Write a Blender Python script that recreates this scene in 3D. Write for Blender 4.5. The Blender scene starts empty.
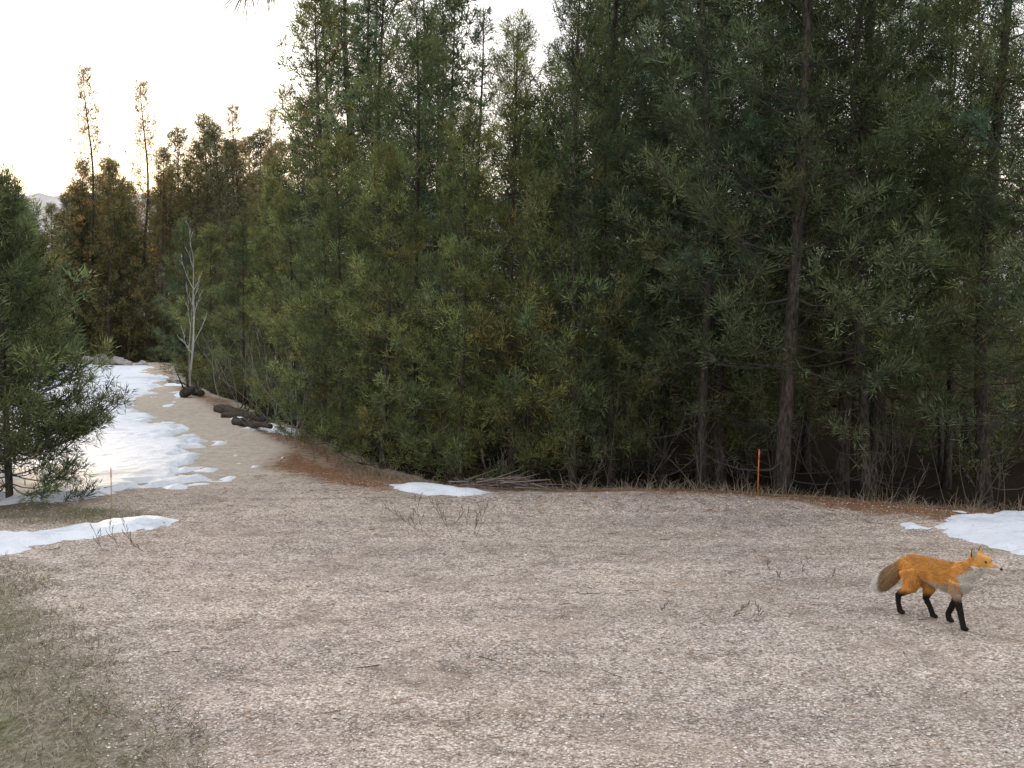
import bpy, math, numpy as np
from mathutils import Vector, Matrix, Euler, noise as mnoise
sc = bpy.context.scene
sc.view_settings.view_transform = 'Standard'
sc.view_settings.look = 'None'
sc.view_settings.exposure = 0
sc.view_settings.gamma = 1

# ------------------------------------------------------------------ noise
def _h(ix, iy, s):
    h = (ix.astype(np.int64) * 374761393 + iy.astype(np.int64) * 668265263 + s * 1442695041) & 0xffffffff
    h = ((h ^ (h >> 13)) * 1274126177) & 0xffffffff
    h = h ^ (h >> 16)
    return (h & 0xffff) / 65535.0
def vnoise(x, y, s=0):
    x = np.asarray(x, float); y = np.asarray(y, float)
    ix = np.floor(x); iy = np.floor(y); fx = x - ix; fy = y - iy
    fx = fx * fx * (3 - 2 * fx); fy = fy * fy * (3 - 2 * fy)
    a = _h(ix, iy, s); b = _h(ix + 1, iy, s); c = _h(ix, iy + 1, s); d = _h(ix + 1, iy + 1, s)
    return (a * (1 - fx) + b * fx) * (1 - fy) + (c * (1 - fx) + d * fx) * fy
def fbm(x, y, s=0, o=4):
    r = 0; a = .5; t = 0
    for i in range(o):
        r = r + a * (vnoise(x, y, s + i * 17) * 2 - 1); t += a; a *= .5; x = np.asarray(x) * 2.03 + 3.1; y = np.asarray(y) * 2.03 + 1.7
    return r / t
def sstep(a, b, x):
    t = np.clip((x - a) / (b - a), 0, 1); return t * t * (3 - 2 * t)
def sdpoly(px, py, poly):
    px = np.asarray(px, float); py = np.asarray(py, float)
    d = np.full(px.shape, 1e9); ins = np.zeros(px.shape, bool); n = len(poly)
    for i in range(n):
        ax, ay = poly[i]; bx, by = poly[(i + 1) % n]
        ex, ey = bx - ax, by - ay
        t = np.clip(((px - ax) * ex + (py - ay) * ey) / (ex * ex + ey * ey + 1e-9), 0, 1)
        d = np.minimum(d, np.hypot(px - ax - t * ex, py - ay - t * ey))
        if ay != by:
            c = ((ay > py) != (by > py)) & (px < (bx - ax) * (py - ay) / (by - ay) + ax)
            ins ^= c
    return np.where(ins, d, -d)

CLEAR = [(-6, -5), (12, -5), (12, 8.6), (4.35, 9.35), (3.7, 9.6), (2.0, 10.5), (.46, 10.6), (-1.1, 11.0), (-2.06, 12.5),
         (-2.8, 14.4), (-4.2, 17.8), (-6.6, 23.4), (-8.95, 28.8), (-12, 37), (-14, 44), (-18, 44), (-15.8, 37.4),
         (-10.6, 25), (-9, 18.7), (-6, 12.5), (-4.8, 10.2), (-7, 9)]
BANK = [(-3.9, 8.0), (-3.2, 7.2), (-2.5, 6.1), (-2.05, 5.4), (-1.4, 4.6), (-.9, 3.9), (-.6, 2.5), (-.5, -3), (-14, -3), (-14, 8)]
def terrain(x, y):
    x = np.asarray(x, float); y = np.asarray(y, float)
    sd = sdpoly(x, y, CLEAR)
    near = np.exp(-(np.maximum(np.hypot(x, y) - 40, 0) / 60) ** 2)
    z = (.05 * fbm(x * .35, y * .35, 3) + .018 * fbm(x * 1.7, y * 1.7, 5) + .006 * fbm(x * 7, y * 7, 9, 3)) * near
    z = z + .06 * np.exp(-((sd - .35) / .5) ** 2) * sstep(-2, 0, x)
    z = z - .38 * sstep(.0, 3.0, -sd) * sstep(60, 30, np.abs(y))
    z = z - .55 * sstep(-.1, 2.6, sdpoly(x, y, BANK))
    z = z - 2.5 * sstep(44, 70, y)
    return z
def tz(x, y): return float(terrain(np.array([x]), np.array([y]))[0])

# ------------------------------------------------------------------ mesh helpers
def mesh_from(name, V, F, mats=None, mi=None, col=None, smooth=None):
    V = np.asarray(V, np.float32); F = np.asarray(F, np.int32); k = F.shape[1]
    me = bpy.data.meshes.new(name)
    me.vertices.add(len(V)); me.vertices.foreach_set('co', V.ravel())
    me.loops.add(F.size); me.loops.foreach_set('vertex_index', F.ravel())
    me.polygons.add(len(F)); me.polygons.foreach_set('loop_start', np.arange(0, F.size, k, dtype=np.int32))
    try: me.polygons.foreach_set('loop_total', np.full(len(F), k, np.int32))
    except Exception: pass
    for m in (mats or []): me.materials.append(m)
    if mi is not None: me.polygons.foreach_set('material_index', np.asarray(mi, np.int32))
    if smooth is not None:
        me.polygons.foreach_set('use_smooth', np.broadcast_to(np.asarray(smooth, bool), (len(F),)).copy())
    me.update(calc_edges=True)
    if col is not None:
        a = me.attributes.new('col', 'FLOAT_COLOR', 'POINT')
        c = np.ones((len(V), 4), np.float32); c[:, :3] = col
        a.data.foreach_set('color', c.ravel())
    return me
def add_obj(name, me, loc=(0, 0, 0), rot=(0, 0, 0), s=(1, 1, 1), coll=None, parent=None):
    o = bpy.data.objects.new(name, me); o.location = loc; o.rotation_euler = rot; o.scale = s
    (coll or sc.collection).objects.link(o)
    if parent: o.parent = parent
    return o
def nrm(v): return v / np.maximum(np.linalg.norm(v, axis=-1, keepdims=True), 1e-9)

class Geo:
    def __init__(s): s.V = []; s.F = []; s.M = []; s.C = []; s.S = []; s.n = 0
    def add(s, V, F, m, C, sm):
        V = np.asarray(V, float); F = np.asarray(F, int)
        s.V.append(V); s.F.append(F + s.n); s.M.append(np.full(len(F), m)); s.S.append(np.full(len(F), sm))
        C = np.asarray(C, float); s.C.append(np.broadcast_to(C, (len(V), 3)).copy()); s.n += len(V)
    def arrays(s):
        return (np.concatenate(s.V), np.concatenate(s.F), np.concatenate(s.M), np.concatenate(s.C), np.concatenate(s.S))
    def mesh(s, name, mats):
        V, F, M, C, S = s.arrays(); return mesh_from(name, V, F, mats, M, C, S)
    def tube(s, P, R, m, C, sides=8):
        P = np.asarray(P, float); R = np.asarray(R, float); n = len(P)
        T = nrm(np.gradient(P, axis=0))
        ref = np.array([0, 1., 0]) if abs(T[0][1]) < .8 else np.array([1., 0, 0])
        A = nrm(np.cross(T, ref)); B = np.cross(T, A)
        a = np.arange(sides) * 2 * math.pi / sides
        V = P[:, None] + R[:, None, None] * (np.cos(a)[None, :, None] * A[:, None] + np.sin(a)[None, :, None] * B[:, None])
        V = V.reshape(-1, 3); F = []
        for i in range(n - 1):
            for j in range(sides):
                a0 = i * sides + j; a1 = i * sides + (j + 1) % sides
                F += [(a0, a1, a1 + sides), (a0, a1 + sides, a0 + sides)]
        e = len(V); V = np.vstack([V, P[-1], P[0]])
        for j in range(sides):
            F.append(((n - 1) * sides + j, (n - 1) * sides + (j + 1) % sides, e)); F.append(((j + 1) % sides, j, e + 1))
        s.add(V, F, m, C, True)
    def segs(s, P0, P1, r0, r1, m, C):
        P0 = np.asarray(P0, float); P1 = np.asarray(P1, float); n = len(P0)
        if n == 0: return
        T = nrm(P1 - P0); ref = np.tile(np.array([.31, .17, .93]), (n, 1))
        A = nrm(np.cross(T, ref)); B = np.cross(T, A)
        r0 = np.broadcast_to(r0, (n,)); r1 = np.broadcast_to(r1, (n,))
        V = np.zeros((n, 6, 3))
        for k in range(3):
            a = k * 2 * math.pi / 3; d = math.cos(a) * A + math.sin(a) * B
            V[:, k] = P0 + d * r0[:, None]; V[:, 3 + k] = P1 + d * r1[:, None]
        f = np.array([(0, 1, 4), (0, 4, 3), (1, 2, 5), (1, 5, 4), (2, 0, 3), (2, 3, 5)])
        F = (np.arange(n)[:, None, None] * 6 + f[None]).reshape(-1, 3)
        C = np.broadcast_to(np.asarray(C, float), (n, 3)); s.add(V.reshape(-1, 3), F, m, np.repeat(C, 6, 0), False)
    def blades(s, B, T, w, m, C, rng):
        B = np.asarray(B); T = np.asarray(T); n = len(B)
        W = nrm(np.cross(T - B, rng.normal(size=(n, 3)))) * np.broadcast_to(w, (n,))[:, None] * .5
        V = np.stack([B - W, B + W, T], 1).reshape(-1, 3)
        s.add(V, np.arange(n * 3).reshape(-1, 3), m, np.repeat(np.broadcast_to(C, (n, 3)), 3, 0), False)

# ------------------------------------------------------------------ materials
def newmat(name):
    m = bpy.data.materials.new(name); m.use_nodes = True; nt = m.node_tree; nt.nodes.clear()
    out = nt.nodes.new('ShaderNodeOutputMaterial'); return m, nt, out
def N(nt, t, **k):
    n = nt.nodes.new(t)
    for a, b in k.items(): setattr(n, a, b)
    return n
def ramp(nt, src, stops, interp='LINEAR'):
    r = nt.nodes.new('ShaderNodeValToRGB'); r.color_ramp.interpolation = interp
    e = r.color_ramp.elements
    while len(e) < len(stops): e.new(.5)
    for i, (p, c) in enumerate(stops):
        e[i].position = p; e[i].color = (c[0], c[1], c[2], 1) if hasattr(c, '__len__') else (c, c, c, 1)
    nt.links.new(src, r.inputs[0]); return r.outputs[0]
def mix(nt, f, a, b, mode='MIX'):
    n = nt.nodes.new('ShaderNodeMix'); n.data_type = 'RGBA'; n.blend_type = mode
    for s, v in ((n.inputs[0], f), (n.inputs[6], a), (n.inputs[7], b)):
        if hasattr(v, 'default_value') or hasattr(v, 'links'): nt.links.new(v, s)
        elif hasattr(v, '__len__'): s.default_value = (v[0], v[1], v[2], 1)
        else: s.default_value = v
    return n.outputs[2]
def math_(nt, op, a, b=0.0):
    n = nt.nodes.new('ShaderNodeMath'); n.operation = op
    for s, v in ((n.inputs[0], a), (n.inputs[1], b)):
        if isinstance(v, (int, float)): s.default_value = v
        else: nt.links.new(v, s)
    return n.outputs[0]
def noiset(nt, co, scale, detail=4, rough=.6):
    n = N(nt, 'ShaderNodeTexNoise'); n.inputs['Scale'].default_value = scale; n.inputs['Detail'].default_value = detail
    n.inputs['Roughness'].default_value = rough; nt.links.new(co, n.inputs['Vector']); return n.outputs['Fac']

def mat_attr(name, translucent=0.):
    m, nt, out = newmat(name)
    at = N(nt, 'ShaderNodeAttribute', attribute_name='col')
    p = N(nt, 'ShaderNodeBsdfDiffuse')
    c = at.outputs['Color']
    nt.links.new(c, p.inputs['Color'])
    if translucent > 0:
        t = N(nt, 'ShaderNodeBsdfTranslucent'); nt.links.new(c, t.inputs['Color'])
        mx = N(nt, 'ShaderNodeMixShader'); mx.inputs[0].default_value = translucent
        nt.links.new(p.outputs[0], mx.inputs[1]); nt.links.new(t.outputs[0], mx.inputs[2]); nt.links.new(mx.outputs[0], out.inputs[0])
    else: nt.links.new(p.outputs[0], out.inputs[0])
    return m
M_needle = mat_attr('pine_needles', .3)
M_twig = mat_attr('twigs')
M_grass = mat_attr('dry_grass')
M_stone = mat_attr('gravel_stones')
M_fur = mat_attr('fox_fur')

def mat_bark():
    m, nt, out = newmat('bark')
    tc = N(nt, 'ShaderNodeTexCoord'); mp = N(nt, 'ShaderNodeMapping'); mp.inputs['Scale'].default_value = (1, 1, .28)
    nt.links.new(tc.outputs['Object'], mp.inputs[0])
    f = noiset(nt, mp.outputs[0], 38, 4, .65)
    c = ramp(nt, f, [(.3, (.025, .021, .018)), (.5, (.07, .06, .052)), (.7, (.14, .12, .105))])
    p = N(nt, 'ShaderNodeBsdfDiffuse'); nt.links.new(c, p.inputs['Color']); nt.links.new(p.outputs[0], out.inputs[0]); return m
M_bark = mat_bark()

def mat_ground():
    m, nt, out = newmat('ground_gravel')
    tc = N(nt, 'ShaderNodeTexCoord'); co = tc.outputs['Object']
    at = lambda n: N(nt, 'ShaderNodeAttribute', attribute_name=n).outputs['Fac']
    vo = N(nt, 'ShaderNodeTexVoronoi'); vo.inputs['Scale'].default_value = 75; nt.links.new(co, vo.inputs['Vector'])
    sep = N(nt, 'ShaderNodeSeparateColor'); nt.links.new(vo.outputs['Color'], sep.inputs[0])
    chips = ramp(nt, sep.outputs[0], [(0, (.29, .23, .195)), (.3, (.47, .395, .345)), (.65, (.61, .53, .47)), (.9, (.73, .66, .60)), (1, (.83, .78, .73))])
    edge = ramp(nt, vo.outputs['Distance'], [(.3, 1.0), (.7, .58)])
    chips = mix(nt, 1.0, chips, edge, 'MULTIPLY')
    dirt = ramp(nt, noiset(nt, co, 60, 3, .75), [(.3, (.20, .16, .13)), (.7, (.43, .355, .29))])
    n1 = noiset(nt, co, 1.3, 8, .74)
    gr = mix(nt, ramp(nt, n1, [(.49, 0.0), (.66, .7)]), chips, dirt)
    tint = ramp(nt, noiset(nt, co, .4, 3, .6), [(.35, (.94, .91, .92)), (.65, (1.11, 1.06, 1.0))])
    gr = mix(nt, 1.0, gr, tint, 'MULTIPLY')
    streak = ramp(nt, noiset(nt, co, 5.5, 6, .8), [(.38, .58), (.54, 1.05)])
    gr = mix(nt, .75, gr, streak, 'MULTIPLY')
    mp = N(nt, 'ShaderNodeMapping'); mp.inputs['Rotation'].default_value = (0, 0, math.radians(20)); mp.inputs['Scale'].default_value = (.15, 1.8, 1); nt.links.new(co, mp.inputs[0])
    gr = mix(nt, .6, gr, ramp(nt, noiset(nt, mp.outputs[0], 1.2, 2, .55), [(.36, .74), (.56, 1.06)]), 'MULTIPLY')
    n9 = noiset(nt, co, 9, 6, .75)
    trk = ramp(nt, n9, [(.3, (.32, .265, .205)), (.5, (.49, .42, .345)), (.7, (.62, .55, .47))])
    gr = mix(nt, math_(nt, 'MULTIPLY', at('track'), .75), gr, trk)
    n30 = noiset(nt, co, 30, 5, .8)
    lit = ramp(nt, n30, [(.3, (.07, .04, .026)), (.5, (.20, .11, .065)), (.72, (.36, .21, .13))])
    def thr(a, n, lo=.42, hi=.58, amp=.9):
        return ramp(nt, math_(nt, 'ADD', a, math_(nt, 'MULTIPLY', math_(nt, 'SUBTRACT', n, .5), amp)), [(lo, 0.), (hi, 1.)])
    gr = mix(nt, thr(at('litter'), n9, .35, .8, 1.6), gr, lit)
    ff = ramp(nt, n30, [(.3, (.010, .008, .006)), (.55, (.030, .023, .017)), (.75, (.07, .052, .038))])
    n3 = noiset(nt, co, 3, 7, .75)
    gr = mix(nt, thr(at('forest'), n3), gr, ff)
    gs = ramp(nt, n30, [(.3, (.08, .065, .045)), (.5, (.21, .18, .135)), (.72, (.40, .35, .28))])
    moss = ramp(nt, n30, [(.3, (.045, .05, .02)), (.7, (.17, .185, .08))])
    gs = mix(nt, ramp(nt, noiset(nt, co, 1.8, 4), [(.53, 0.), (.66, .75)]), gs, moss)
    gr = mix(nt, thr(at('grass'), n3, .3, .75), gr, gs)
    p = N(nt, 'ShaderNodeBsdfDiffuse')
    hgt = math_(nt, 'ADD', math_(nt, 'MULTIPLY', vo.outputs['Distance'], -.6), n30)
    b = N(nt, 'ShaderNodeBump'); b.inputs['Strength'].default_value = .6; b.inputs['Distance'].default_value = .012
    nt.links.new(hgt, b.inputs['Height']); nt.links.new(b.outputs[0], p.inputs['Normal'])
    nt.links.new(gr, p.inputs['Color']); nt.links.new(p.outputs[0], out.inputs[0]); return m

def mat_snow():
    m, nt, out = newmat('old_snow')
    tc = N(nt, 'ShaderNodeTexCoord'); co = tc.outputs['Object']
    c = ramp(nt, noiset(nt, co, 1.6, 6, .7), [(.32, (.50, .53, .59)), (.5, (.72, .74, .79))])
    sp = ramp(nt, noiset(nt, co, 26, 5, .85), [(.58, 1.), (.70, .40)])
    c = mix(nt, .85, c, sp, 'MULTIPLY')
    p = N(nt, 'ShaderNodeBsdfPrincipled'); p.inputs['Roughness'].default_value = .6; p.inputs['Specular IOR Level'].default_value = .2
    b = N(nt, 'ShaderNodeBump'); b.inputs['Strength'].default_value = .7; b.inputs['Distance'].default_value = .05
    nt.links.new(noiset(nt, co, 7, 4, .6), b.inputs['Height']); nt.links.new(b.outputs[0], p.inputs['Normal'])
    nt.links.new(c, p.inputs['Base Color']); nt.links.new(p.outputs[0], out.inputs[0]); return m
def mat_simple(name, c, rough=.6, var=None):
    m, nt, out = newmat(name); p = N(nt, 'ShaderNodeBsdfPrincipled'); p.inputs['Roughness'].default_value = rough
    tc = N(nt, 'ShaderNodeTexCoord')
    f = noiset(nt, tc.outputs['Object'], var or 30, 5)
    cc = ramp(nt, f, [(.3, tuple(x * .7 for x in c)), (.7, tuple(min(1, x * 1.2) for x in c))])
    nt.links.new(cc, p.inputs['Base Color']); nt.links.new(p.outputs[0], out.inputs[0]); return m

# ------------------------------------------------------------------ ground sheet
def axis(lo, hi, step, far, g=1.09):
    a = list(np.arange(lo, hi, step)); s = step
    while a[-1] < far: s *= g; a.append(a[-1] + s)
    s = step; b = []; x = lo
    while x > -far: s *= g; x -= s; b.append(x)
    return np.array(b[::-1] + a)
xs = axis(-6, 6, .055, 1600); ys = axis(3.5, 13, .055, 1600, 1.05)
X, Y = np.meshgrid(xs, ys); Xf = X.ravel(); Yf = Y.ravel()
Z = terrain(Xf, Yf); nx, ny = len(xs), len(ys)
ii = (np.arange(ny - 1)[:, None] * nx + np.arange(nx - 1)[None]).ravel()
F = np.stack([ii, ii + 1, ii + 1 + nx, ii + nx], 1)
gm = mesh_from('ground', np.stack([Xf, Yf, Z], 1), F, [mat_ground()], smooth=True)
sdc = sdpoly(Xf, Yf, CLEAR)
LIT = [(-1.0, 10.6), (-1.1, 11.3), (-2.2, 13), (-3, 15), (-4.2, 17.8), (-3.4, 17.5), (-2.9, 14.0), (-2.9, 12.6), (-2.0, 11.4), (-1.6, 10.9)]
LIT2 = [(1.4, 10.3), (2.2, 10.0), (3.0, 9.35), (3.6, 8.9), (4.6, 9.1), (6, 9), (6, 10), (4, 10.2), (2, 11), (.5, 11)]
lit = np.maximum(sstep(-.5, .5, sdpoly(Xf, Yf, LIT)), sstep(-.4, .4, sdpoly(Xf, Yf, LIT2)))
lit = np.maximum(lit, .75 * np.exp(-((sdc + .2) / .45) ** 2))
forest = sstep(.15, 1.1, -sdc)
grass = sstep(-.35, .55, sdpoly(Xf, Yf, BANK))
lb = [(-5.5, 9.2), (-3.0, 9.3), (-3.2, 9.7), (-4.2, 10.1), (-6, 10.6)]
grass = np.maximum(grass, .8 * sstep(-.2, .2, sdpoly(Xf, Yf, lb)))
track = sstep(9.3, 12.5, Yf - .25 * (Xf + 3))
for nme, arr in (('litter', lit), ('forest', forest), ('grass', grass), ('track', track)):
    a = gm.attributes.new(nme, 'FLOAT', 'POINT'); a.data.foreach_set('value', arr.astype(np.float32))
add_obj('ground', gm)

# ------------------------------------------------------------------ snow patches
M_snow = mat_snow()
def snow(poly, res, thick=.06, amp=.35, seed=0, sy=1.0, k=.22):
    P = np.array(poly); x0, y0 = P.min(0) - .6; x1, y1 = P.max(0) + .6
    gx = np.arange(x0, x1, res)
    gy = [y0]
    while gy[-1] < y1: gy.append(gy[-1] + res * max(1, gy[-1] / 12))
    gy = np.array(gy); A, B = np.meshgrid(gx, gy); a = A.ravel(); b = B.ravel()
    sd = sdpoly(a, b, poly) + amp * (fbm(a * 1.1, b * 1.1 * sy, 40 + seed, 5) + .6 * fbm(a * 5, b * 5 * sy, 60 + seed, 4))
    z = terrain(a, b) + np.clip(k * sd, -.04, thick) * (1 + .25 * fbm(a * 2.5, b * 2.5, 80 + seed, 4)) + .004
    V = np.stack([a, b, z], 1); w = len(gx)
    ii = (np.arange(len(gy) - 1)[:, None] * w + np.arange(w - 1)[None]).ravel()
    F = np.stack([ii, ii + 1, ii + 1 + w, ii + w], 1)
    F = F[(sd[F] > -.15).any(1)]
    used = np.unique(F); mp = np.zeros(len(V), int); mp[used] = np.arange(len(used))
    add_obj('snow_patch', mesh_from('snow_patch', V[used], mp[F], [M_snow], smooth=True))
snow([(-16.5, 42), (-13.3, 39.5), (-9.9, 31), (-8.7, 26), (-7.4, 21.2), (-5.6, 17.8), (-4.6, 15.6), (-3.65, 13.5), (-3.35, 11.8),
      (-3.7, 10.9), (-4.2, 10.15), (-5.5, 10.3), (-6.4, 12.5), (-9, 18.7), (-10.6, 25), (-15.8, 37.4)], .05, .05, .95, 1, .6)
snow([(-5.4, 8.75), (-3.95, 8.6), (-3.65, 8.85), (-3.12, 9.45), (-2.9, 9.25), (-3.15, 8.6), (-3.6, 7.9), (-5.4, 7.5)], .025, .04, .26, 2)
snow([(3.35, 8.75), (3.73, 9.15), (4.3, 9.2), (6.5, 9.2), (6.5, 7.7), (4.2, 7.75), (3.75, 8.0), (3.55, 8.35)], .025, .035, .42, 3)
snow([(-1.2, 11.1), (-.8, 10.95), (-.2, 10.45), (-.5, 10.25), (-1.0, 10.7)], .02, .04, .2, 4)
snow([(-4.9, 19.3), (-3.5, 17.6), (-3.2, 16.3), (-4.2, 17.2)], .05, .07, .3, 5)
snow([(-8.9, 28.5), (-7.4, 24.5), (-6.6, 21), (-7.8, 26)], .06, .05, .5, 6)

# ------------------------------------------------------------------ conifers
def conifer(seed, H, base, R, wh=.36, nper=5, nl=.19, nw=.0085, kn=26, tw=9., fir=False, dead=True, col=(.12, .16, .08), col2=(.21, .215, .10), openness=0., stp=.15, spread=(.4, 2.3), mt=2, seg=.44):
    rng = np.random.default_rng(seed); g = Geo()
    nz = 16; zz = np.linspace(-.15, H, nz); ph = rng.random() * 6
    wob = lambda z: np.stack([.010 * H * np.sin(z * .8 + ph), .008 * H * np.cos(z * .6 + ph * 2), z], -1)
    r0 = .0062 * H + .012
    rad = lambda z: np.maximum(r0 * (1 - np.clip(z, 0, H) / H) ** .85 + .006, .006)
    rr = rad(zz); rr[0] *= 1.5
    g.tube(wob(zz), rr, 0, (1, 1, 1), 9)
    tP = []; tD = []; tL = []; tC = []
    s0 = []; s1 = []; sr0 = []; sr1 = []; sc_ = []
    bark = np.array([.09, .078, .068]); greybark = np.array([.11, .10, .09])
    z = .25 if dead else base
    while z < H * .985:
        isdead = z < base
        n = (rng.integers(1, 4) if isdead else rng.integers(nper - 1, nper + 2)); a0 = rng.random() * 6.28
        for i in range(n):
            if rng.random() < openness: continue
            zb = z + rng.normal() * .09
            t = np.clip((zb - base) / (H - base), 0, 1)
            prof = (1 - t) ** (.7 if not fir else .9) * (.72 + .28 * min(1, t / .18))
            L = R * prof * rng.uniform(.45, 1.2) + (.14 if not fir else .08)
            if isdead: L = R * rng.uniform(.25, .7)
            az = a0 + i * 6.283 / n + rng.normal() * .3
            el = (math.radians(-2) + math.radians(50) * t ** 1.1 if not fir else math.radians(-12) + math.radians(45) * t ** 1.1) + rng.normal() * .2
            if isdead: el = rng.normal() * .2 - .1
            hd = np.array([math.cos(az), math.sin(az), 0])
            up = rng.uniform(.1, .4) * (1 if not fir else .6)
            K = 6; s = np.linspace(0, 1, K)
            side = np.array([-hd[1], hd[0], 0]); bend = rng.normal() * .15
            pts = wob(np.array([zb]))[0] + s[:, None] * L * math.cos(el) * hd + (s ** 2 * bend * L)[:, None] * side
            pts[:, 2] += s * L * math.sin(el) + up * L * s ** 2.2 - .08 * L * np.sin(s * 3.14)
            br = (.004 + .005 * L) * (1 - s * .8)
            s0.append(pts[:-1]); s1.append(pts[1:]); sr0.append(br[:-1]); sr1.append(br[1:])
            sc_.append(np.tile(greybark * rng.uniform(.5, 1.1) if isdead else bark, (K - 1, 1)))
            nt_ = max(4, int(L * tw))
            sp = rng.uniform(.2 if not fir else .12, 1, nt_) ** (.7)
            if isdead: sp = sp[:max(2, nt_ // 3)]
            bc = np.array(col) * rng.uniform(.5, 1.25) + (np.array(col2) - np.array(col)) * np.clip(rng.normal() * .4 + .15, 0, 1)
            P = np.stack([np.interp(sp, s, pts[:, k]) for k in range(3)], 1)
            ax = nrm(np.stack([np.gradient(pts[:, k], s) for k in range(3)], 1)); AX = np.stack([np.interp(sp, s, ax[:, k]) for k in range(3)], 1)
            sg = rng.choice([-1, 1], len(sp))
            ang = rng.uniform(.4, 1.15, len(sp))
            D = nrm(AX * np.cos(ang)[:, None] + side * (sg * np.sin(ang))[:, None] + np.array([0, 0, 1]) * rng.normal(.25 if not fir else 0, .5, len(sp))[:, None])
            TL = (.40 * L * (1.12 - sp) + .07) * rng.uniform(.5, 1.3, len(sp))
            TL = np.minimum(TL, .7)
            E = P + D * TL[:, None]
            s0.append(P); s1.append(E); sr0.append(np.full(len(P), .0035)); sr1.append(np.full(len(P), .002))
            sc_.append(np.tile(greybark * .8 if isdead else bark * .9, (len(P), 1)))
            if isdead: continue
            for j in range(len(P)):
                m = max(1, min(mt if not fir else 6, int(TL[j] / stp))); dq = np.arange(m) * stp
                tP.append(E[j] - D[j] * dq[:, None]); m = len(dq)
                tD.append(nrm(np.tile(D[j] + np.array([0, 0, .45 if not fir else 0]), (m, 1))))
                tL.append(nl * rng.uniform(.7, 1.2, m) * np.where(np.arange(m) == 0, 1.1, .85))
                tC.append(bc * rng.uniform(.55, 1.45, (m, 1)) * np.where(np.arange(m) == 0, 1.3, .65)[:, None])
            q = np.arange(1., .6, -stp / max(L, .2))
            tP.append(np.stack([np.interp(q, s, pts[:, k]) for k in range(3)], 1)); tD.append(nrm(np.tile(ax[-1] + np.array([0, 0, .4]), (len(q), 1))))
            tL.append(nl * rng.uniform(.9, 1.25, len(q))); tC.append(bc * rng.uniform(.9, 1.5, (len(q), 1)))
        z += wh * rng.uniform(.6, 1.25) * (1 if z >= base else .9) * (1 - .35 * np.clip(z / H, 0, 1))
    q = np.linspace(.95, 1.0, 4) * H
    tP.append(wob(q)); tD.append(np.tile([0, 0, 1.], (4, 1))); tL.append(np.full(4, nl * .8)); tC.append(np.tile(np.array(col) * 1.1, (4, 1)))
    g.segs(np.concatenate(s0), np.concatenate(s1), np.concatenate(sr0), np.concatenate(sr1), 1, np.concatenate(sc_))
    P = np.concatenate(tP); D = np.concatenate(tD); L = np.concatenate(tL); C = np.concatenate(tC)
    n = len(P); P = np.repeat(P, kn, 0); D = np.repeat(D, kn, 0); L = np.repeat(L, kn); C = np.repeat(C, kn, 0)
    rd = nrm(rng.normal(size=P.shape)); sp = rng.uniform(spread[0], spread[1], len(P))[:, None]
    d = nrm(D + rd * sp)
    u = rng.uniform(-.05, .6, len(P))
    B = P + d * (L * u)[:, None] - D * (.12 * L)[:, None]
    T = B + nrm(d + rng.normal(size=d.shape) * .10) * (L * seg * rng.uniform(.7, 1.2, len(P)))[:, None]
    C = C * rng.uniform(.75, 1.25, (len(P), 1)) * (.7 + .7 * np.clip(u, 0, 1))[:, None]  # shading inside each tuft is put into the needle colour
    br = rng.random(len(P)) < .03; C[br] = np.array([.22, .16, .09]) * rng.uniform(.5, 1, (br.sum(), 1))
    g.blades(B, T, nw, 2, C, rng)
    return g.arrays(), H
PV = [conifer(1, 10, 1.15, 1.9, .33, 5),
      conifer(2, 9, 1.3, 1.65, .34, 5, col=(.095, .14, .08)),
      conifer(3, 6, .35, 1.3, .27, 5, dead=False, col=(.15, .19, .085), col2=(.26, .255, .10)),
      conifer(4, 4.6, .2, 1.1, .24, 5, nl=.165, nw=.009, dead=False, tw=10, col=(.145, .185, .085), col2=(.26, .255, .10)),
      conifer(5, 2.8, .12, .92, .145, 7, nl=.15, tw=13, dead=False, nw=.0085, kn=28, stp=.11, mt=3, col=(.13, .17, .085), col2=(.20, .225, .10))]
FV = [conifer(11, 12, .8, 1.8, .30, 6, nl=.12, nw=.015, kn=10, tw=10, fir=True, col=(.08, .115, .075), col2=(.125, .15, .08), stp=.12, seg=.6),
      conifer(12, 9, .5, 1.5, .28, 6, nl=.12, nw=.015, kn=10, tw=10, fir=True, col=(.09, .13, .08), col2=(.14, .165, .085), stp=.12, seg=.6)]
SV = [conifer(21, 12, 2.5, 1.3, .34, 4, nl=.24, nw=.024, kn=12, tw=4.5, openness=.15, col=(.27, .19, .10), col2=(.42, .27, .12), stp=.25),  # sunset glow on the spires is painted into these warm needle colours
      conifer(22, 10, .3, 1.7, .32, 5, nl=.24, nw=.024, kn=12, tw=4.5, col=(.15, .15, .08), col2=(.25, .205, .10), stp=.25)]
BV = [conifer(31, 10, 1.4, 1.8, .38, 4, nl=.24, nw=.026, kn=11, tw=4.5, col=(.09, .13, .072), stp=.25),
      conifer(32, 8, 1.0, 1.6, .36, 4, nl=.24, nw=.026, kn=11, tw=4.5, col=(.105, .145, .075), stp=.25),
      conifer(33, 5, .1, 1.3, .30, 5, nl=.22, nw=.024, kn=11, tw=5, dead=False, col=(.10, .14, .072), stp=.25)]
R_ = np.random.default_rng(77)
MATS = [M_bark, M_twig, M_needle]
def place(var, x, y, h, ws=1.):
    (V, F, M, C, S), H = var; s = h / H
    w = s * ws if s > .6 else s * ws * 1.15
    R = np.array(Euler((R_.normal() * .02, R_.normal() * .02, R_.random() * 6.28)).to_matrix())
    V2 = (V * np.array([w, w, s])) @ R.T
    r = R_.random(); tint = np.array([.74 + .48 * r, .82 + .34 * r, .96 + .02 * r])
    return V2, F, M, np.where(C > .99, C, C * tint), S, np.array([x, y, tz(x, y) - .03])
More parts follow.
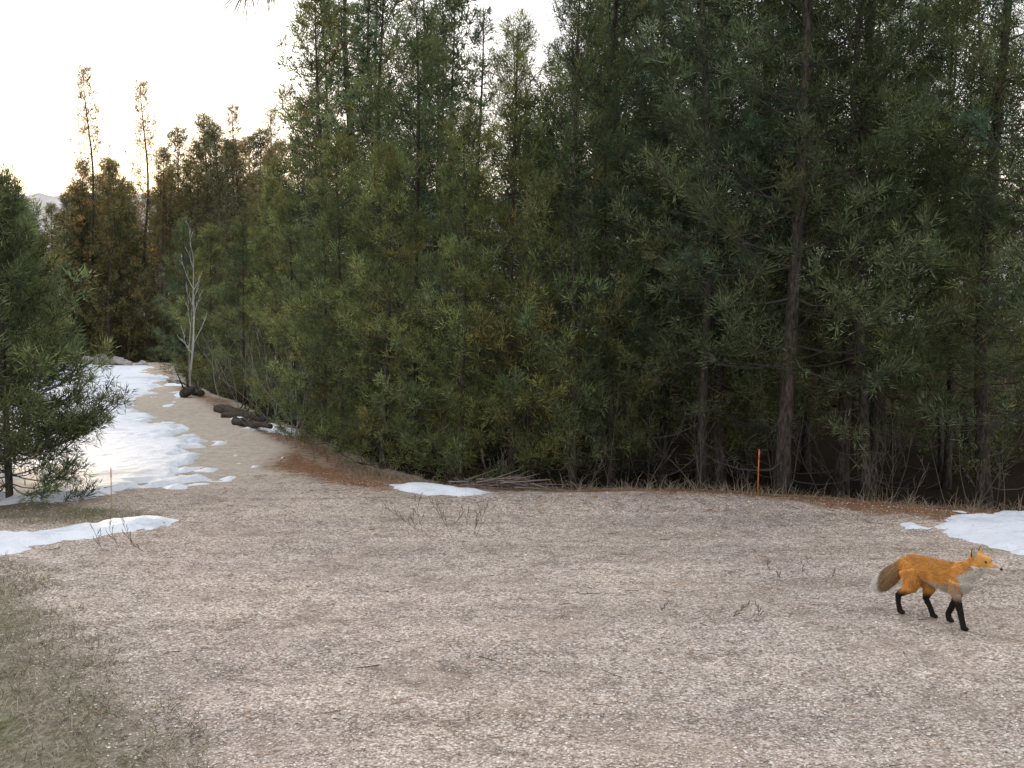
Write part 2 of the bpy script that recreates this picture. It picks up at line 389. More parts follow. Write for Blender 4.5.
def tree(var, x, y, h, kind='pine_tree', ws=1.):
    V, F, M, C, S, loc = place(var, x, y, h, ws)
    add_obj(kind, mesh_from(kind, V, F, MATS, M, C, S), loc)
for v, x, y, h, ws in [
    (PV[0], 2.78, 10.95, 9.5, 1.0), (PV[1], 2.35, 12.3, 9.0, 1.), (PV[1], 3.65, 12.0, 9.5, 1.), (PV[0], 4.9, 11.4, 9.5, 1.), (PV[1], 5.2, 10.3, 8.5, 1.),
    (PV[1], 2.0, 11.4, 6.8, .95), (PV[1], 3.55, 11.2, 7.2, .9),
    (PV[1], 1.0, 12.1, 7.3, .95), (PV[2], .62, 11.7, 5.6, .8), (PV[2], .0, 11.9, 4.9, .95), (PV[3], -.55, 11.9, 3.9, .9), (PV[2], 1.75, 12.8, 7.5, .9),
    (PV[3], -1.5, 12.6, 3.6, .95), (PV[2], -1.15, 13.7, 5.6, 1.), (PV[3], -2.2, 14.3, 4.0, .95), (PV[3], -2.75, 15.9, 3.6, 1.), (PV[2], -2.1, 16.5, 5.6, .9),
    (PV[3], -3.7, 18.5, 3.8, 1.), (PV[2], -4.4, 20.6, 4.3, .9), (PV[3], -5.7, 23.4, 3.8, 1.), (PV[2], -5.2, 24, 5.2, 1), (PV[3], -7.3, 26.8, 4.0, 1.1), (PV[2], -9.4, 32, 4.6, 1.1),
    (PV[0], 3.1, 14.2, 10, 1.), (PV[0], 1.9, 15, 9.5, 1.), (PV[0], 4.3, 13.2, 9, 1.),
    (PV[4], -4.75, 10.25, 2.85, 1.0), (PV[4], -5.3, 11.2, 2.9, 1.1), (PV[3], -7.2, 13.3, 3.3, 1.), (PV[3], -8.6, 16, 3.6, 1.)]:
    tree(v, x, y, h, ws=ws)
for v, x, y, h in [(FV[0], -3.6, 24.5, 12.5), (FV[0], -2.6, 20.5, 9.2), (FV[1], -1.3, 17.5, 7.3), (FV[1], -.45, 16.0, 6.6), (FV[1], .1, 18.5, 6.9), (FV[1], -4.9, 27.5, 8),
                   (FV[0], 1.6, 19, 11), (FV[1], -1.9, 23, 9.5)]:
    tree(v, x, y, h, 'fir_tree')
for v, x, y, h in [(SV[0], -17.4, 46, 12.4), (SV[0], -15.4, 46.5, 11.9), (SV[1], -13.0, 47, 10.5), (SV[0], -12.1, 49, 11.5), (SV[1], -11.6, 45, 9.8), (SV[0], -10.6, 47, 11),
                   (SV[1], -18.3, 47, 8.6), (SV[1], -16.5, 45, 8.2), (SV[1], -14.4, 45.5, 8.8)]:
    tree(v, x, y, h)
acc = []; nacc = 0
def far_tree(var, x, y, h, ws=1.):
    global nacc
    V, F, M, C, S, loc = place(var, x, y, h, ws)
    acc.append(((V + loc).astype(np.float32), F + nacc, M.astype(np.int32), C.astype(np.float32), S)); nacc += len(V)
def skyl(az):
    u = 512 + az * 1100
    return np.interp(u, [-400, 0, 60, 75, 110, 170, 185, 270, 292, 306, 322, 470, 505, 535, 560, 583, 600, 2000],
                    [170, 205, 200, 165, 165, 170, 125, 130, 165, 60, -60, -20, 40, 60, 85, 60, -120, -120])
cnt = 0
for yy in np.arange(12.9, 25, 1.9):
    for xx in np.arange(-10, 13, 1.7):
        x = xx + R_.normal() * .45; y = yy + R_.normal() * .45
        if float(sdpoly(np.array([x]), np.array([y]), CLEAR)[0]) > -1.3: continue
        if x / y > .51: continue
        if x < np.interp(y, [12, 24, 30, 44], [-2, -6.2, -8.5, -13.5]): continue
        hm = 1.9 + (320 - float(skyl(x / y))) / 1100 * y
        h = min(hm * R_.uniform(.78, 1.0), R_.uniform(8, 11))
        if 13.5 < y < 22 and R_.random() < .4: h = min(h, R_.uniform(3, 4.5))
        if h < 2: continue
        far_tree(BV[0] if h > 8.5 else (BV[1] if h > 5.5 else BV[2]), x, y, h); cnt += 1
for k in range(150):
    y = R_.uniform(20, 66); az = R_.uniform(-.52, -.18)
    x = az * y
    s = float(sdpoly(np.array([x]), np.array([y]), CLEAR)[0])
    if s > -1.2: continue
    if y < 44 and x > np.interp(y, [12, 24, 30, 44], [-9, -11.5, -13.5, -18]): continue
    hm = 1.9 + (320 - float(skyl(az))) / 1100 * y + 2.5 * float(sstep(44, 70, y))
    h = hm * R_.uniform(.7, 1.)
    if h < 2.2: continue
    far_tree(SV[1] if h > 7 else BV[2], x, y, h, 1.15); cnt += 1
print('forest', cnt, nacc)
add_obj('forest', mesh_from('forest', *[np.concatenate([a[i] for a in acc]) for i in (0, 1)], MATS, *[np.concatenate([a[i] for a in acc]) for i in (2, 3, 4)]))
del acc

# ------------------------------------------------------------------ bare trees / shrubs
def bare(name, x, y, h, seed, stems=1, c=(.42, .40, .38), spread=.3, r=.018, depth=4, tl=(.25, .45), minr=.0015):
    rng = np.random.default_rng(seed); P0 = []; P1 = []; A = []; B = []
    def grow(p, d, L, rad, lv):
        n = 5; q = p.copy()
        for i in range(n):
            d = nrm(d + rng.normal(size=3) * .10 + np.array([0, 0, .08])); e = q + d * L / n
            P0.append(q); P1.append(e); A.append(rad * (1 - i / n * .6)); B.append(rad * (1 - (i + 1) / n * .6))
            q = e
            if lv > 0 and i >= 1:
                for _ in range(2 if lv == depth else 1):
                    dd = nrm(d + nrm(rng.normal(size=3)) * .75 + np.array([0, 0, .3]))
                    grow(q, dd, L * rng.uniform(*tl), rad * .45, lv - 1)
    for s in range(stems):
        d = nrm(np.array([rng.normal() * spread, rng.normal() * spread, 1.]))
        grow(np.array([rng.normal() * .05 * stems, rng.normal() * .05 * stems, -.03]), d, h * rng.uniform(.75, 1), r * rng.uniform(.6, 1), depth - (stems > 1))
    g = Geo(); C = np.array(c) * rng.uniform(.7, 1.15, (len(P0), 1))
    g.segs(P0, P1, np.maximum(A, minr * 1.3), np.maximum(B, minr), 0, C)
    return add_obj(name, g.mesh(name, [M_twig]), (x, y, tz(x, y)))
bare('bare_aspen_tree', -7.30, 24.5, 3.1, 12, 3, (.50, .48, .46), .03, .026, 4, (.14, .26), .005)
for i, (x, y, h) in enumerate([(-4.6, 19.6, 1.3), (-3.5, 17.0, 1.2), (-3.15, 15.6, 1.1), (-5.4, 21.5, 1.5), (-2.3, 12.9, .6), (-.2, 11.1, .35), (.7, 11.2, .4),
                               (2.3, 10.9, .35), (3.3, 10.4, .4), (1.9, 11.4, .9), (3.4, 11.3, .8), (-6.2, 24, 1.2), (4.4, 10.1, .5), (1.1, 11.5, .9),
                               (3.9, 11.2, 1.3), (2.9, 12.0, 1.5), (4.5, 11.0, 1.2), (1.5, 12.3, 1.4), (.2, 11.8, 1.0), (-4.1, 18.3, 1.5)]):
    bare('bare_shrub', x, y, h, 30 + i, 4, (.15, .13, .11) if y < 15 else (.30, .27, .25), .38, .005 if h < 1 else .008, 3)
for i, (x, y, h) in enumerate([(-.62, 8.8, .3), (-.5, 9.0, .22), (1.9, 7.4, .10), (1.2, 6.4, .10), (-2.6, 8.2, .2)]):
    bare('dead_weed', x, y, h, 60 + i, 4, (.16, .12, .10), .75, .0025, 3)

# ------------------------------------------------------------------ small vegetation and gravel
def scatter_grass(name, pts, hmin, hmax, kn, w, c1, c2, seed, lean=.6, spread=.05):
    rng = np.random.default_rng(seed); pts = np.asarray(pts); n = len(pts)
    z = terrain(pts[:, 0], pts[:, 1])
    P = np.repeat(np.column_stack([pts, z]), kn, 0); P[:, :2] += rng.normal(size=(len(P), 2)) * spread
    P[:, 2] -= .005
    hh = np.repeat(rng.uniform(hmin, hmax, n), kn) * rng.uniform(.4, 1.1, len(P))
    D = np.zeros_like(P); D[:, :2] = rng.normal(size=(len(P), 2)) * lean; D[:, 2] = 1; D = nrm(D)
    M = P + D * hh[:, None] * .55; D2 = D.copy(); D2[:, 2] -= .5; D2 = nrm(D2); T = M + D2 * hh[:, None] * .45
    f = np.repeat(rng.random(n), kn)[:, None]; C = (np.array(c1) * (1 - f) + np.array(c2) * f) * rng.uniform(.6, 1.3, (len(P), 1))
    g = Geo(); W = nrm(np.cross(D, rng.normal(size=P.shape))) * w * .5; q = len(P)
    V = np.stack([P - W, P + W, M + W * .7, M - W * .7, T], 1).reshape(-1, 3)
    f_ = np.array([(0, 1, 2), (0, 2, 3), (3, 2, 4)]); Fq = (np.arange(q)[:, None, None] * 5 + f_[None]).reshape(-1, 3)
    g.add(V, Fq, 0, np.repeat(C, 5, 0), False)
    return add_obj(name, g.mesh(name, [M_grass]))
rg = np.random.default_rng(5)
def pts_in(n, x0, x1, y0, y1, cond):
    p = np.column_stack([rg.uniform(x0, x1, n), rg.uniform(y0, y1, n)]); return p[cond(p[:, 0], p[:, 1])]
e = pts_in(12000, -4, 7, 9, 17, lambda x, y: (np.abs(sdpoly(x, y, CLEAR) + .25) < .35 * (1 + 0 * x)))
e = e[rg.random(len(e)) < .6]
scatter_grass('dry_edge_grass', e, .04, .24, 5, .004, (.40, .32, .23), (.22, .18, .14), 1, .5, .05)
c = pts_in(9000, -6, 6, 3.8, 11, lambda x, y: (sdpoly(x, y, CLEAR) > 0) & (fbm(x * .9, y * .9, 33, 4) > .12))
scatter_grass('dry_weeds', c[:2000], .015, .05, 12, .003, (.17, .15, .125), (.36, .32, .27), 2, 1.2, .055)
b = pts_in(14000, -5.5, 0, 3.3, 9.5, lambda x, y: (sdpoly(x, y, BANK) + .35 * fbm(x * 2, y * 2, 12) > -.1) | ((y > 9.1) & (x < -3)))
scatter_grass('grass', b[:5500], .02, .10, 8, .004, (.17, .165, .09), (.42, .36, .28), 3, .9, .04)
q = pts_in(20000, -6, 6, 3.8, 12, lambda x, y: rg.random(len(x)) < np.where(sdpoly(x, y, CLEAR) < 1.0, .9, .12))
rng = np.random.default_rng(9); z = terrain(q[:, 0], q[:, 1]) + .006
B = np.column_stack([q, z]); a = rng.random(len(q)) * 6.28; L = rng.uniform(.04, .12, len(q))
T = B + np.column_stack([np.cos(a) * L, np.sin(a) * L, rng.normal(0, .008, len(q))])
g = Geo(); g.blades(B, T, .005, 0, np.array([.30, .18, .10]) * rng.uniform(.4, 1.5, (len(q), 1)), rng)
ns = 90; q = np.column_stack([rng.uniform(-5, 6, ns), rng.uniform(4, 11.5, ns)]); a = rng.random(ns) * 6.28; L = rng.uniform(.04, .16, ns)
B = np.column_stack([q, terrain(q[:, 0], q[:, 1]) + .006]); T = B + np.column_stack([np.cos(a) * L, np.sin(a) * L, rng.uniform(0, .02, ns)])
g.segs(B, T, .003, .002, 0, np.array([.17, .14, .12]) * rng.uniform(.5, 1.6, (ns, 1)))
add_obj('pine_litter', g.mesh('pine_litter', [M_grass]))
n = 70000
yy = 3.6 + (rng.random(n) ** 1.5) * 8.5; xx = (rng.random(n) * 2 - 1) * (yy * .5 + .3)
ok = (sdpoly(xx, yy, CLEAR) > .05) & (sdpoly(xx, yy, BANK) < .15 + .3 * rng.random(n)); xx = xx[ok]; yy = yy[ok]; n = len(xx)
sz = .0025 + .005 * rng.random(n) ** 2.4; sz[rng.random(n) < .004] *= 2.
o8 = np.array([(1, 0, 0), (-1, 0, 0), (0, 1, 0), (0, -1, 0), (0, 0, 1), (0, 0, -1)], float)
f8 = np.array([(0, 2, 4), (2, 1, 4), (1, 3, 4), (3, 0, 4), (2, 0, 5), (1, 2, 5), (3, 1, 5), (0, 3, 5)])
V = o8[None] * (sz[:, None, None] * rng.uniform(.6, 1.5, (n, 6, 3))); V[:, :, 2] *= .6
a = rng.random(n) * 6.28; ca, sa = np.cos(a)[:, None], np.sin(a)[:, None]
vx = V[:, :, 0] * ca - V[:, :, 1] * sa; vy = V[:, :, 0] * sa + V[:, :, 1] * ca
V[:, :, 0] = vx + xx[:, None]; V[:, :, 1] = vy + yy[:, None]; V[:, :, 2] += (terrain(xx, yy) + sz * .3)[:, None]
base = np.array([(.63, .55, .485), (.47, .395, .34), (.76, .70, .64), (.30, .245, .20), (.60, .49, .42)])[rng.choice(5, n, p=[.34, .26, .18, .12, .10])] * rng.uniform(.75, 1.15, (n, 1))
g = Geo(); g.add(V.reshape(-1, 3), (np.arange(n)[:, None, None] * 6 + f8[None]).reshape(-1, 3), 0, np.repeat(base, 6, 0), False)
add_obj('gravel', g.mesh('gravel', [M_stone]))

# ------------------------------------------------------------------ boulders, logs, stakes
M_rock = mat_simple('rock', (.30, .28, .27), .9, 6)
def boulder(x, y, r, seed):
    import bmesh
    bm = bmesh.new(); bmesh.ops.create_icosphere(bm, subdivisions=4, radius=1)
    for v in bm.verts:
        p = v.co.copy(); k = 1 + .45 * mnoise.noise(p * 1.1 + Vector((seed * 7, 0, 0))) + .12 * mnoise.noise(p * 3.5 + Vector((seed, 3, 0)))
        v.co = Vector((p.x * r * 1.3 * k, p.y * r * k, p.z * r * .75 * k))
    me = bpy.data.meshes.new('boulder'); bm.to_mesh(me); bm.free(); me.materials.append(M_rock)
    add_obj('boulder', me, (x, y, tz(x, y) + r * .2), (0, 0, seed))
for i, (x, y, r) in enumerate([(-15.6, 41.5, .42), (-15.0, 41.8, .33), (-16.3, 41.8, .3), (-14.5, 41.2, .22), (-13.8, 41, .2), (-9.0, 29.5, .2)]): boulder(x, y, r, i + 1)
def log(name, p0, p1, r, seed, c=(.07, .055, .045)):
    rng = np.random.default_rng(seed); p0 = np.array([p0[0], p0[1], tz(*p0) + r * .7]); p1 = np.array([p1[0], p1[1], tz(*p1) + r * .7 + rng.uniform(0, .1)])
    t = np.linspace(0, 1, 9)[:, None]; P = p0 * (1 - t) + p1 * t + rng.normal(size=(9, 3)) * r * .18
    g = Geo(); g.tube(P, r * (1 - .45 * t[:, 0]) * rng.uniform(.9, 1.1, 9), 0, (1, 1, 1), 10)
    m = 9; s = rng.random(m)[:, None]; B = p0 * (1 - s) + p1 * s; T = B + rng.normal(size=(m, 3)) * .2 + np.array([0, 0, .16]); g.segs(B, T, r * .22, r * .08, 1, c)
    add_obj(name, g.mesh(name, [M_bark, M_twig]))
log('fallen_log', (-5.6, 20.8), (-4.0, 17.9), .09, 1); log('fallen_log', (-5.1, 19.4), (-4.2, 18.6), .07, 2); log('fallen_log', (-7.5, 25.6), (-6.8, 24.0), .12, 3)
log('fallen_log', (-7.2, 24.1), (-6.9, 23.7), .11, 4); log('fallen_log', (-4.5, 17.9), (-3.6, 16.3), .07, 5)
rng = np.random.default_rng(4); g = Geo(); ns = 60
q = np.column_stack([rng.normal(-.15, .22, ns), rng.normal(10.9, .18, ns)]); B = np.column_stack([q, terrain(q[:, 0], q[:, 1]) + rng.uniform(0, .10, ns)])
a = rng.normal(0, .7, ns); L = rng.uniform(.15, .5, ns); T = B + np.column_stack([np.cos(a) * L, np.sin(a) * L, rng.normal(0, .06, ns)])
g.segs(B, T, .007, .003, 0, np.array([.20, .17, .15]) * rng.uniform(.5, 1.5, (ns, 1))); add_obj('branch_pile', g.mesh('branch_pile', [M_twig]))
M_or = mat_simple('stake_orange', (.62, .17, .06), .6); M_pale = mat_simple('stake_faded', (.60, .34, .20), .7)
def stake(x, y, h, lean, m, r):
    g = Geo(); z0 = tz(x, y)
    g.tube([(0, 0, -.08), (lean * h * .3, 0, h * .55), (lean * h, 0, h)], [r, r, r * .9], 0, (1, 1, 1), 8)
    g.tube([(lean * h * .72, 0, h * .78), (lean * h * .95, 0, h * .96)], [r * 1.25, r * 1.25], 0, (1, 1, 1), 8)
    add_obj('marker_stake', g.mesh('marker_stake', [m]), (x, y, z0))
stake(-3.53, 9.62, .40, .0, M_pale, .005); stake(2.33, 10.35, .44, .02, M_or, .006)

# ------------------------------------------------------------------ tree that carries the camera; its branch overhangs
g = Geo(); g.tube([(0, 0, -.2), (0, 0, .3), (.02, 0, 2), (0, .03, 5), (0, 0, 9)], [.22, .17, .155, .12, .03], 0, (1, 1, 1), 14)
rng = np.random.default_rng(8)
bp = np.array([(0, 0, 2.75), (-.15, .8, 2.95), (-.32, 1.7, 3.0), (-.46, 2.8, 2.84), (-.50, 3.7, 2.59)])
g.tube(bp, [.03, .024, .017, .010, .005], 1, (.1, .08, .065), 6)
tp = []; td = []
for k in range(16):
    s = rng.uniform(.5, 1); p = np.array([np.interp(s, np.linspace(0, 1, 5), bp[:, j]) for j in range(3)]); d = nrm(np.array([rng.normal() * .5, .5, rng.normal() * .2 - .05])); L = rng.uniform(.08, .22)
    g.segs([p], [p + d * L], .004, .002, 1, (.1, .08, .065)); tp.append(p + d * L); td.append(d)
tp.append(bp[-1]); td.append(np.array([-.1, .8, -.5])); P = np.repeat(np.array(tp), 26, 0); D = np.repeat(np.array(td), 26, 0)
d = nrm(D + nrm(rng.normal(size=P.shape)) * .6); g.blades(P - D * .05 * rng.random((len(P), 1)), P + d * .15, .003, 2, np.array([.06, .09, .035]) * rng.uniform(.6, 1.3, (len(P), 1)), rng)
add_obj('pine_tree', g.mesh('pine_overhang', [M_bark, M_twig, M_needle]), (-.15, -.75, 0))

# ------------------------------------------------------------------ distant hill
gx = np.linspace(-900, 700, 900); gy = np.linspace(420, 900, 24); A, B = np.meshgrid(gx, gy)
t = (B - 420) / 480; prof = np.sin(np.clip(t * 2.2, 0, 1) * math.pi / 2)
zz = prof * (74 + 3 * fbm(A * .004, A * 0 + 2, 7, 3) - .004 * (A + 250)) + 4 * prof * vnoise(A * .22, B * .1, 8) - 4
M_hill = mat_simple('hill_forest_haze', (.50, .46, .44), 1., .05)  # pale haze of distance is put into this base colour
w = len(gx); ii = (np.arange(len(gy) - 1)[:, None] * w + np.arange(w - 1)[None]).ravel()
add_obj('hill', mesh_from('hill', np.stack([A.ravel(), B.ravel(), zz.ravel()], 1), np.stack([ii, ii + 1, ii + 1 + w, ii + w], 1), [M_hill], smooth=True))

# ------------------------------------------------------------------ red fox
def build_fox(loc, yaw, scale):
    chains = []
    def ch(part, pts, ry, rz): chains.append((part, np.array(pts, float), np.array(ry, float), np.array(rz, float)))
    ch('body', [(-.245, 0, .325), (-.225, 0, .318), (-.18, 0, .312), (-.11, 0, .318), (-.02, 0, .308), (.07, 0, .296), (.14, 0, .296), (.20, 0, .308), (.235, 0, .318)],
       [.025, .050, .066, .062, .064, .072, .072, .060, .038], [.03, .056, .076, .070, .074, .092, .094, .080, .05])
    ch('neck', [(.15, 0, .315), (.20, 0, .345), (.25, .006, .382), (.28, .012, .405)], [.064, .062, .055, .048], [.074, .070, .060, .048])
    hy = math.radians(8); hc = np.array([.28, .014, .425]); ca, sa = math.cos(hy), math.sin(hy)
    k = 1.2
    def hp(x, y, z): x *= k; y *= k; z *= k; return (hc[0] + x * ca - y * sa, hc[1] + x * sa + y * ca, hc[2] + z)
    ch('head', [hp(-.05, 0, -.004), hp(-.03, 0, 0), hp(0, 0, .003), hp(.03, 0, -.002), hp(.048, 0, -.008)], [.028, .052, .062, .051, .036], [.028, .045, .051, .043, .031])
    ch('muzzle', [hp(.03, 0, -.012), hp(.06, 0, -.018), (hp(.085, 0, -.022)), hp(.104, 0, -.023), hp(.110, 0, -.022)], [.034, .024, .018, .013, .006], [.028, .020, .015, .012, .006])
    ch('jaw', [hp(.02, 0, -.032), hp(.055, 0, -.044), hp(.080, 0, -.050)], [.024, .014, .008], [.014, .009, .006])
    for s in (1, -1):
        ch('cheek', [hp(-.02, s * .025, -.010), hp(.008, s * .047, -.018), hp(-.004, s * .062, -.024)], [.026, .021, .007], [.029, .021, .007])
        ch('ear', [hp(-.012, s * .028, .026), hp(-.014, s * .038, .046), hp(-.016, s * .042, .062), hp(-.016, s * .046, .076)], [.031, .024, .014, .003], [.013, .011, .007, .003])
    def leg(part, y, P, r, rz=None): ch(part, [(p[0], y, p[1]) for p in P], r, rz or r)
    leg('fleg', -.046, [(.165, .29), (.150, .235), (.165, .205), (.195, .115), (.215, .045), (.222, .016)], [.044, .036, .026, .018, .016, .017])
    leg('paw', -.046, [(.212, .014), (.235, .013), (.252, .010)], [.016, .019, .012], [.013, .013, .008])
    leg('fleg', .044, [(.160, .29), (.130, .235), (.125, .205), (.085, .12), (.050, .052), (.058, .018)], [.044, .036, .026, .018, .016, .017])
    leg('paw', .044, [(.048, .016), (.072, .013), (.088, .010)], [.016, .019, .012], [.013, .013, .008])
    leg('hleg', -.044, [(-.175, .30), (-.155, .24), (-.155, .195), (-.215, .150), (-.258, .118), (-.252, .06), (-.240, .018)], [.054, .050, .038, .025, .017, .0145, .016], [.066, .058, .042, .025, .017, .0145, .016])
    leg('paw', -.044, [(-.252, .015), (-.225, .013), (-.208, .010)], [.015, .019, .012], [.013, .013, .008])
    leg('hleg', .044, [(-.17, .30), (-.125, .24), (-.085, .195), (-.105, .145), (-.115, .115), (-.080, .06), (-.060, .018)], [.054, .050, .038, .025, .017, .0145, .016], [.066, .058, .042, .025, .017, .0145, .016])
    leg('paw', .044, [(-.072, .015), (-.045, .013), (-.028, .010)], [.015, .019, .012], [.013, .013, .008])
    ch('tail', [(-.225, 0, .330), (-.260, -.004, .310), (-.298, -.014, .268), (-.338, -.028, .222), (-.378, -.042, .178), (-.41, -.054, .145), (-.438, -.062, .126)],
       [.024, .032, .044, .052, .050, .034, .010], [.024, .032, .044, .052, .050, .034, .010])
    V = []; Fq = []; n0 = 0; S = []; SR = []; ST = []; SP = []; NS = 16
    for part, P, ry, rz in chains:
        t = np.linspace(0, len(P) - 1, (len(P) - 1) * 5 + 1); i0 = np.arange(len(P))
        Pr = np.stack([np.interp(t, i0, P[:, k]) for k in range(3)], 1); a = np.interp(t, i0, ry); b = np.interp(t, i0, rz)
        T = nrm(np.gradient(Pr, axis=0)); side = np.tile([0., 1, 0], (len(T), 1))
        side = nrm(side - T * (side * T).sum(1, keepdims=True)); up = np.cross(T, side)
        an = np.arange(NS) * 2 * math.pi / NS
        W = Pr[:, None] + a[:, None, None] * np.cos(an)[None, :, None] * side[:, None] + b[:, None, None] * np.sin(an)[None, :, None] * up[:, None]
        m = len(Pr); V += W.reshape(-1, 3).tolist()
        for i in range(m - 1):
            for j in range(NS):
                q0 = n0 + i * NS + j; q1 = n0 + i * NS + (j + 1) % NS; Fq.append((q0, q1, q1 + NS, q0 + NS))
        Fq.append(tuple(n0 + j for j in range(NS))[::-1]); Fq.append(tuple(n0 + (m - 1) * NS + j for j in range(NS)))
        n0 += m * NS
        S.append(Pr); SR.append((a + b) / 2); ST.append(T); SP += [part] * m
    S = np.vstack(S); SR = np.concatenate(SR); ST = np.vstack(ST); SP = np.array(SP)
    me = bpy.data.meshes.new('fox_tmp'); me.from_pydata(V, [], Fq); me.update()
    o = add_obj('fox_tmp', me)
    r = o.modifiers.new('r', 'REMESH'); r.mode = 'VOXEL'; r.voxel_size = .0045
    sm = o.modifiers.new('s', 'SMOOTH'); sm.factor = .6; sm.iterations = 4
    dg = bpy.context.evaluated_depsgraph_get(); ev = bpy.data.meshes.new_from_object(o.evaluated_get(dg))
    bpy.data.objects.remove(o)
    nv = len(ev.vertices); co = np.zeros(nv * 3, np.float32); ev.vertices.foreach_get('co', co); co = co.reshape(-1, 3).astype(float)
    no = np.zeros(nv * 3, np.float32); ev.vertices.foreach_get('normal', no); no = no.reshape(-1, 3)
    idx = np.zeros(nv, int)
    for k_ in range(0, nv, 4000):
        d = np.linalg.norm(co[k_:k_ + 4000, None] - S[None], axis=2) / SR[None]; idx[k_:k_ + 4000] = d.argmin(1)
    part = SP[idx]
    def colour(p, part, nz):
        C = np.tile(np.array([.74, .38, .11]), (len(p), 1))
        n = fbm(p[:, 0] * 25, p[:, 1] * 25 + p[:, 2] * 19, 5, 3)[:, None]; C = C * (1 + .3 * n)
        body = np.isin(part, ['body', 'neck'])
        bel = sstep(.275, .235, p[:, 2]) * body; C = C * (1 - bel[:, None]) + np.array([.55, .49, .42]) * bel[:, None]
        dk = (sstep(.335, .385, p[:, 2]) * (part == 'body') * .5)[:, None]; C = C * (1 - dk) + np.array([.42, .20, .08]) * dk
        thr = (sstep(.0, .035, (p[:, 0] - .175) * .75 - (p[:, 2] - .335)) * np.isin(part, ['neck', 'body']) * (p[:, 0] > .17))[:, None]
        C = C * (1 - thr) + np.array([.70, .67, .63]) * thr
        gsh = (sstep(.30, .25, p[:, 2]) * np.isin(part, ['fleg', 'body']) * (p[:, 0] > .10) * .6)[:, None]; C = C * (1 - gsh) + np.array([.50, .45, .40]) * gsh
        lg = np.isin(part, ['fleg', 'hleg', 'paw'])
        top = np.where(part == 'hleg', .155, .19); bl = (sstep(top + .025, top - .03, p[:, 2]) * lg)[:, None]
        C = C * (1 - bl) + np.array([.035, .028, .024]) * bl
        tl = part == 'tail'; tt = np.clip((-.25 - p[:, 0]) / .19, 0, 1)
        ct = np.array([.45, .29, .14]) * (1 - tt[:, None]) + np.array([.24, .19, .14]) * tt[:, None]
        ct = np.where((tt > .64)[:, None], np.array([.76, .73, .69]), ct); C = np.where(tl[:, None], ct, C)
        hd = np.isin(part, ['muzzle', 'jaw', 'cheek', 'head']); low = hd & (p[:, 2] < hc[2] - .020)
        C = np.where(low[:, None], np.array([.76, .73, .69]), C)
        C = np.where(((part == 'muzzle') & (p[:, 2] >= hc[2] - .020))[:, None], np.array([.55, .31, .13]), C)
        C = np.where((part == 'jaw')[:, None], np.array([.6, .56, .5]), C)
        er = part == 'ear'; inner = er & (nz > .25); C = np.where(er[:, None], np.array([.09, .06, .04]), C); C = np.where(inner[:, None], np.array([.55, .44, .33]), C)
        return C
    fx = no[:, 0] * ca + no[:, 1] * sa
    C = colour(co, part, fx)
    at = ev.attributes.new('col', 'FLOAT_COLOR', 'POINT'); c4 = np.ones((nv, 4), np.float32); c4[:, :3] = C * .8; at.data.foreach_set('color', c4.ravel())
    ev.materials.clear(); ev.materials.append(M_fur); ev.polygons.foreach_set('use_smooth', np.ones(len(ev.polygons), bool))
    root = bpy.data.objects.new('red_fox', None); root.location = loc; root.rotation_euler = (0, 0, yaw); root.scale = (scale,) * 3; sc.collection.objects.link(root)
    add_obj('body', ev, parent=root)
    rng = np.random.default_rng(3); ns = 60000; s = rng.integers(0, nv, ns)
    pt = part[s]; L = np.select([pt == 'tail', np.isin(pt, ['body', 'neck']), pt == 'cheek', np.isin(pt, ['fleg', 'hleg'])], [.032, .024, .016, .009], .006)
    flow = np.where(np.isin(pt, ['body', 'neck', 'head', 'cheek', 'muzzle', 'jaw'])[:, None], -ST[idx[s]], ST[idx[s]])
    hl = pt == 'hleg'; L = np.where(hl & (co[s][:, 2] > .2), .020, L); L = np.where((pt == 'fleg') & (co[s][:, 2] > .22), .019, L)
    d = nrm(flow * .8 + no[s] * .45 + np.array([0, 0, -.22]) + rng.normal(size=(ns, 3)) * .15)
    Bp = co[s] - no[s] * .001 + rng.normal(size=(ns, 3)) * .001; Tp = Bp + d * (L * rng.uniform(.6, 1.2, ns))[:, None]
    g = Geo(); g.blades(Bp, Tp, .0022, 0, C[s] * rng.uniform(.7, 1.3, (ns, 1)), rng); add_obj('fur', g.mesh('fur', [M_fur]), parent=root)
    M_eye = mat_simple('fox_eye', (.02, .012, .006), .12); M_nose = mat_simple('fox_nose', (.012, .011, .011), .35)
    def ball(nm, p, r, m):
        bpy.ops.mesh.primitive_uv_sphere_add(segments=16, ring_count=10, radius=1, location=(0, 0, 0)); b = bpy.context.object
        b.name = nm; b.data.materials.append(m); b.scale = r; b.location = p; b.parent = root
        for q in b.data.polygons: q.use_smooth = True
    for s_ in (1, -1): ball('eye', hp(.044, s_ * .028, .010), (.0078, .0078, .0078), M_eye)
    ball('nose', hp(.111, 0, -.019), (.009, .011, .009), M_nose)
fx_, fy_ = 2.40, 6.13
build_fox((fx_, fy_, tz(fx_, fy_) + .004), math.radians(-57), .90)

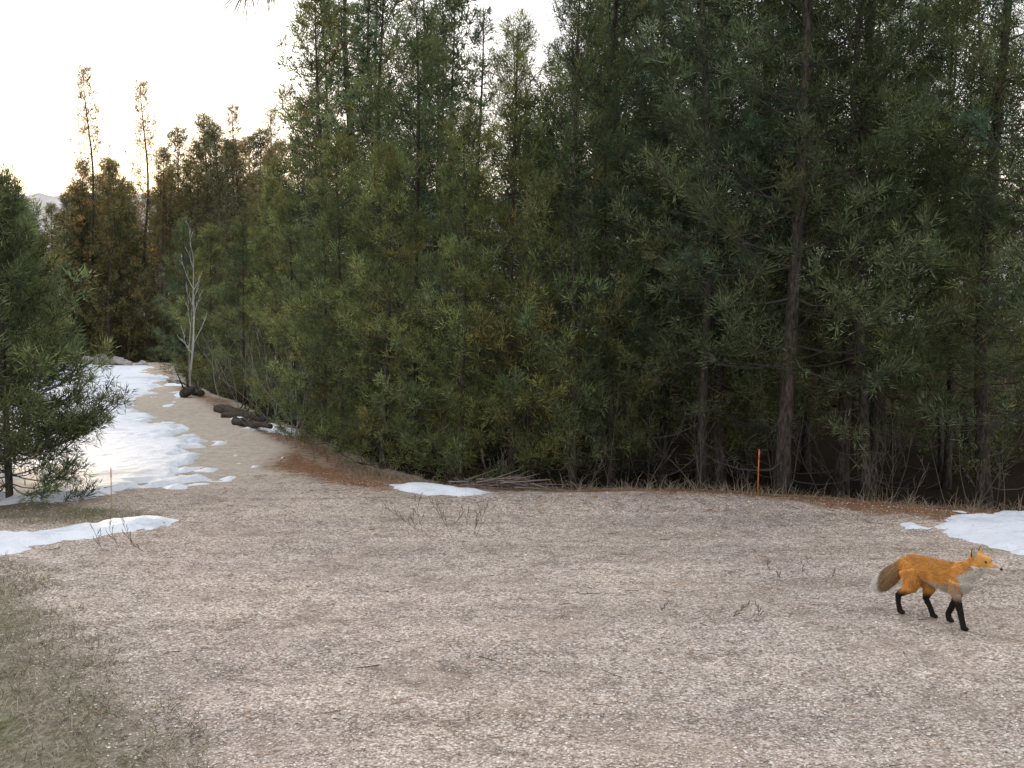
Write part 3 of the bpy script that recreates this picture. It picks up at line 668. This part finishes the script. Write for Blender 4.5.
# ------------------------------------------------------------------ light
SUN_EL, SUN_AZ = 9.0, -22.0
w = bpy.data.worlds.new('World'); sc.world = w; w.use_nodes = True; nt = w.node_tree; nt.nodes.clear()
out = N(nt, 'ShaderNodeOutputWorld'); sky = N(nt, 'ShaderNodeTexSky', sky_type='NISHITA'); sky.sun_disc = False
sky.sun_elevation = math.radians(SUN_EL); sky.sun_rotation = math.radians(SUN_AZ); sky.air_density = 1.0; sky.dust_density = .8
bg = N(nt, 'ShaderNodeBackground'); bg.inputs[1].default_value = .05; nt.links.new(sky.outputs[0], bg.inputs[0])
tc = N(nt, 'ShaderNodeTexCoord'); sx = N(nt, 'ShaderNodeSeparateXYZ'); nt.links.new(tc.outputs['Generated'], sx.inputs[0])
veil = ramp(nt, sx.outputs[2], [(0.0, (.76, .56, .45)), (.10, (.78, .64, .55)), (.19, (.86, .80, .77)), (.4, (.95, .96, 1.0)), (1.0, (.92, .96, 1.0))])
yb = math_(nt, 'ADD', math_(nt, 'MULTIPLY', sx.outputs[1], .5), .5)
veil = mix(nt, 1.0, veil, ramp(nt, yb, [(0., .55), (.5, .97), (1., 1.05)]), 'MULTIPLY')
bg2 = N(nt, 'ShaderNodeBackground'); bg2.inputs[1].default_value = 1.6; nt.links.new(veil, bg2.inputs[0])
ad = N(nt, 'ShaderNodeAddShader'); nt.links.new(bg.outputs[0], ad.inputs[0]); nt.links.new(bg2.outputs[0], ad.inputs[1]); nt.links.new(ad.outputs[0], out.inputs[0])
S = Vector((math.sin(math.radians(SUN_AZ)) * math.cos(math.radians(SUN_EL)), math.cos(math.radians(SUN_AZ)) * math.cos(math.radians(SUN_EL)), math.sin(math.radians(SUN_EL))))
ld = bpy.data.lights.new('sun', 'SUN'); ld.energy = 4.8; ld.angle = math.radians(6); ld.color = (1., .74, .48)
lo = bpy.data.objects.new('sun', ld); lo.rotation_euler = S.to_track_quat('Z', 'Y').to_euler(); lo.location = (0, 0, 30); sc.collection.objects.link(lo)

# ------------------------------------------------------------------ camera
cd = bpy.data.cameras.new('camera'); cd.sensor_width = 36; cd.lens = 36 * 1100 / 1024; cd.clip_start = .05; cd.clip_end = 4000
cam = bpy.data.objects.new('camera', cd); cam.location = (0, 0, 1.7); cam.rotation_euler = (math.radians(90 - 3.33), 0, 0)
sc.collection.objects.link(cam); sc.camera = cam
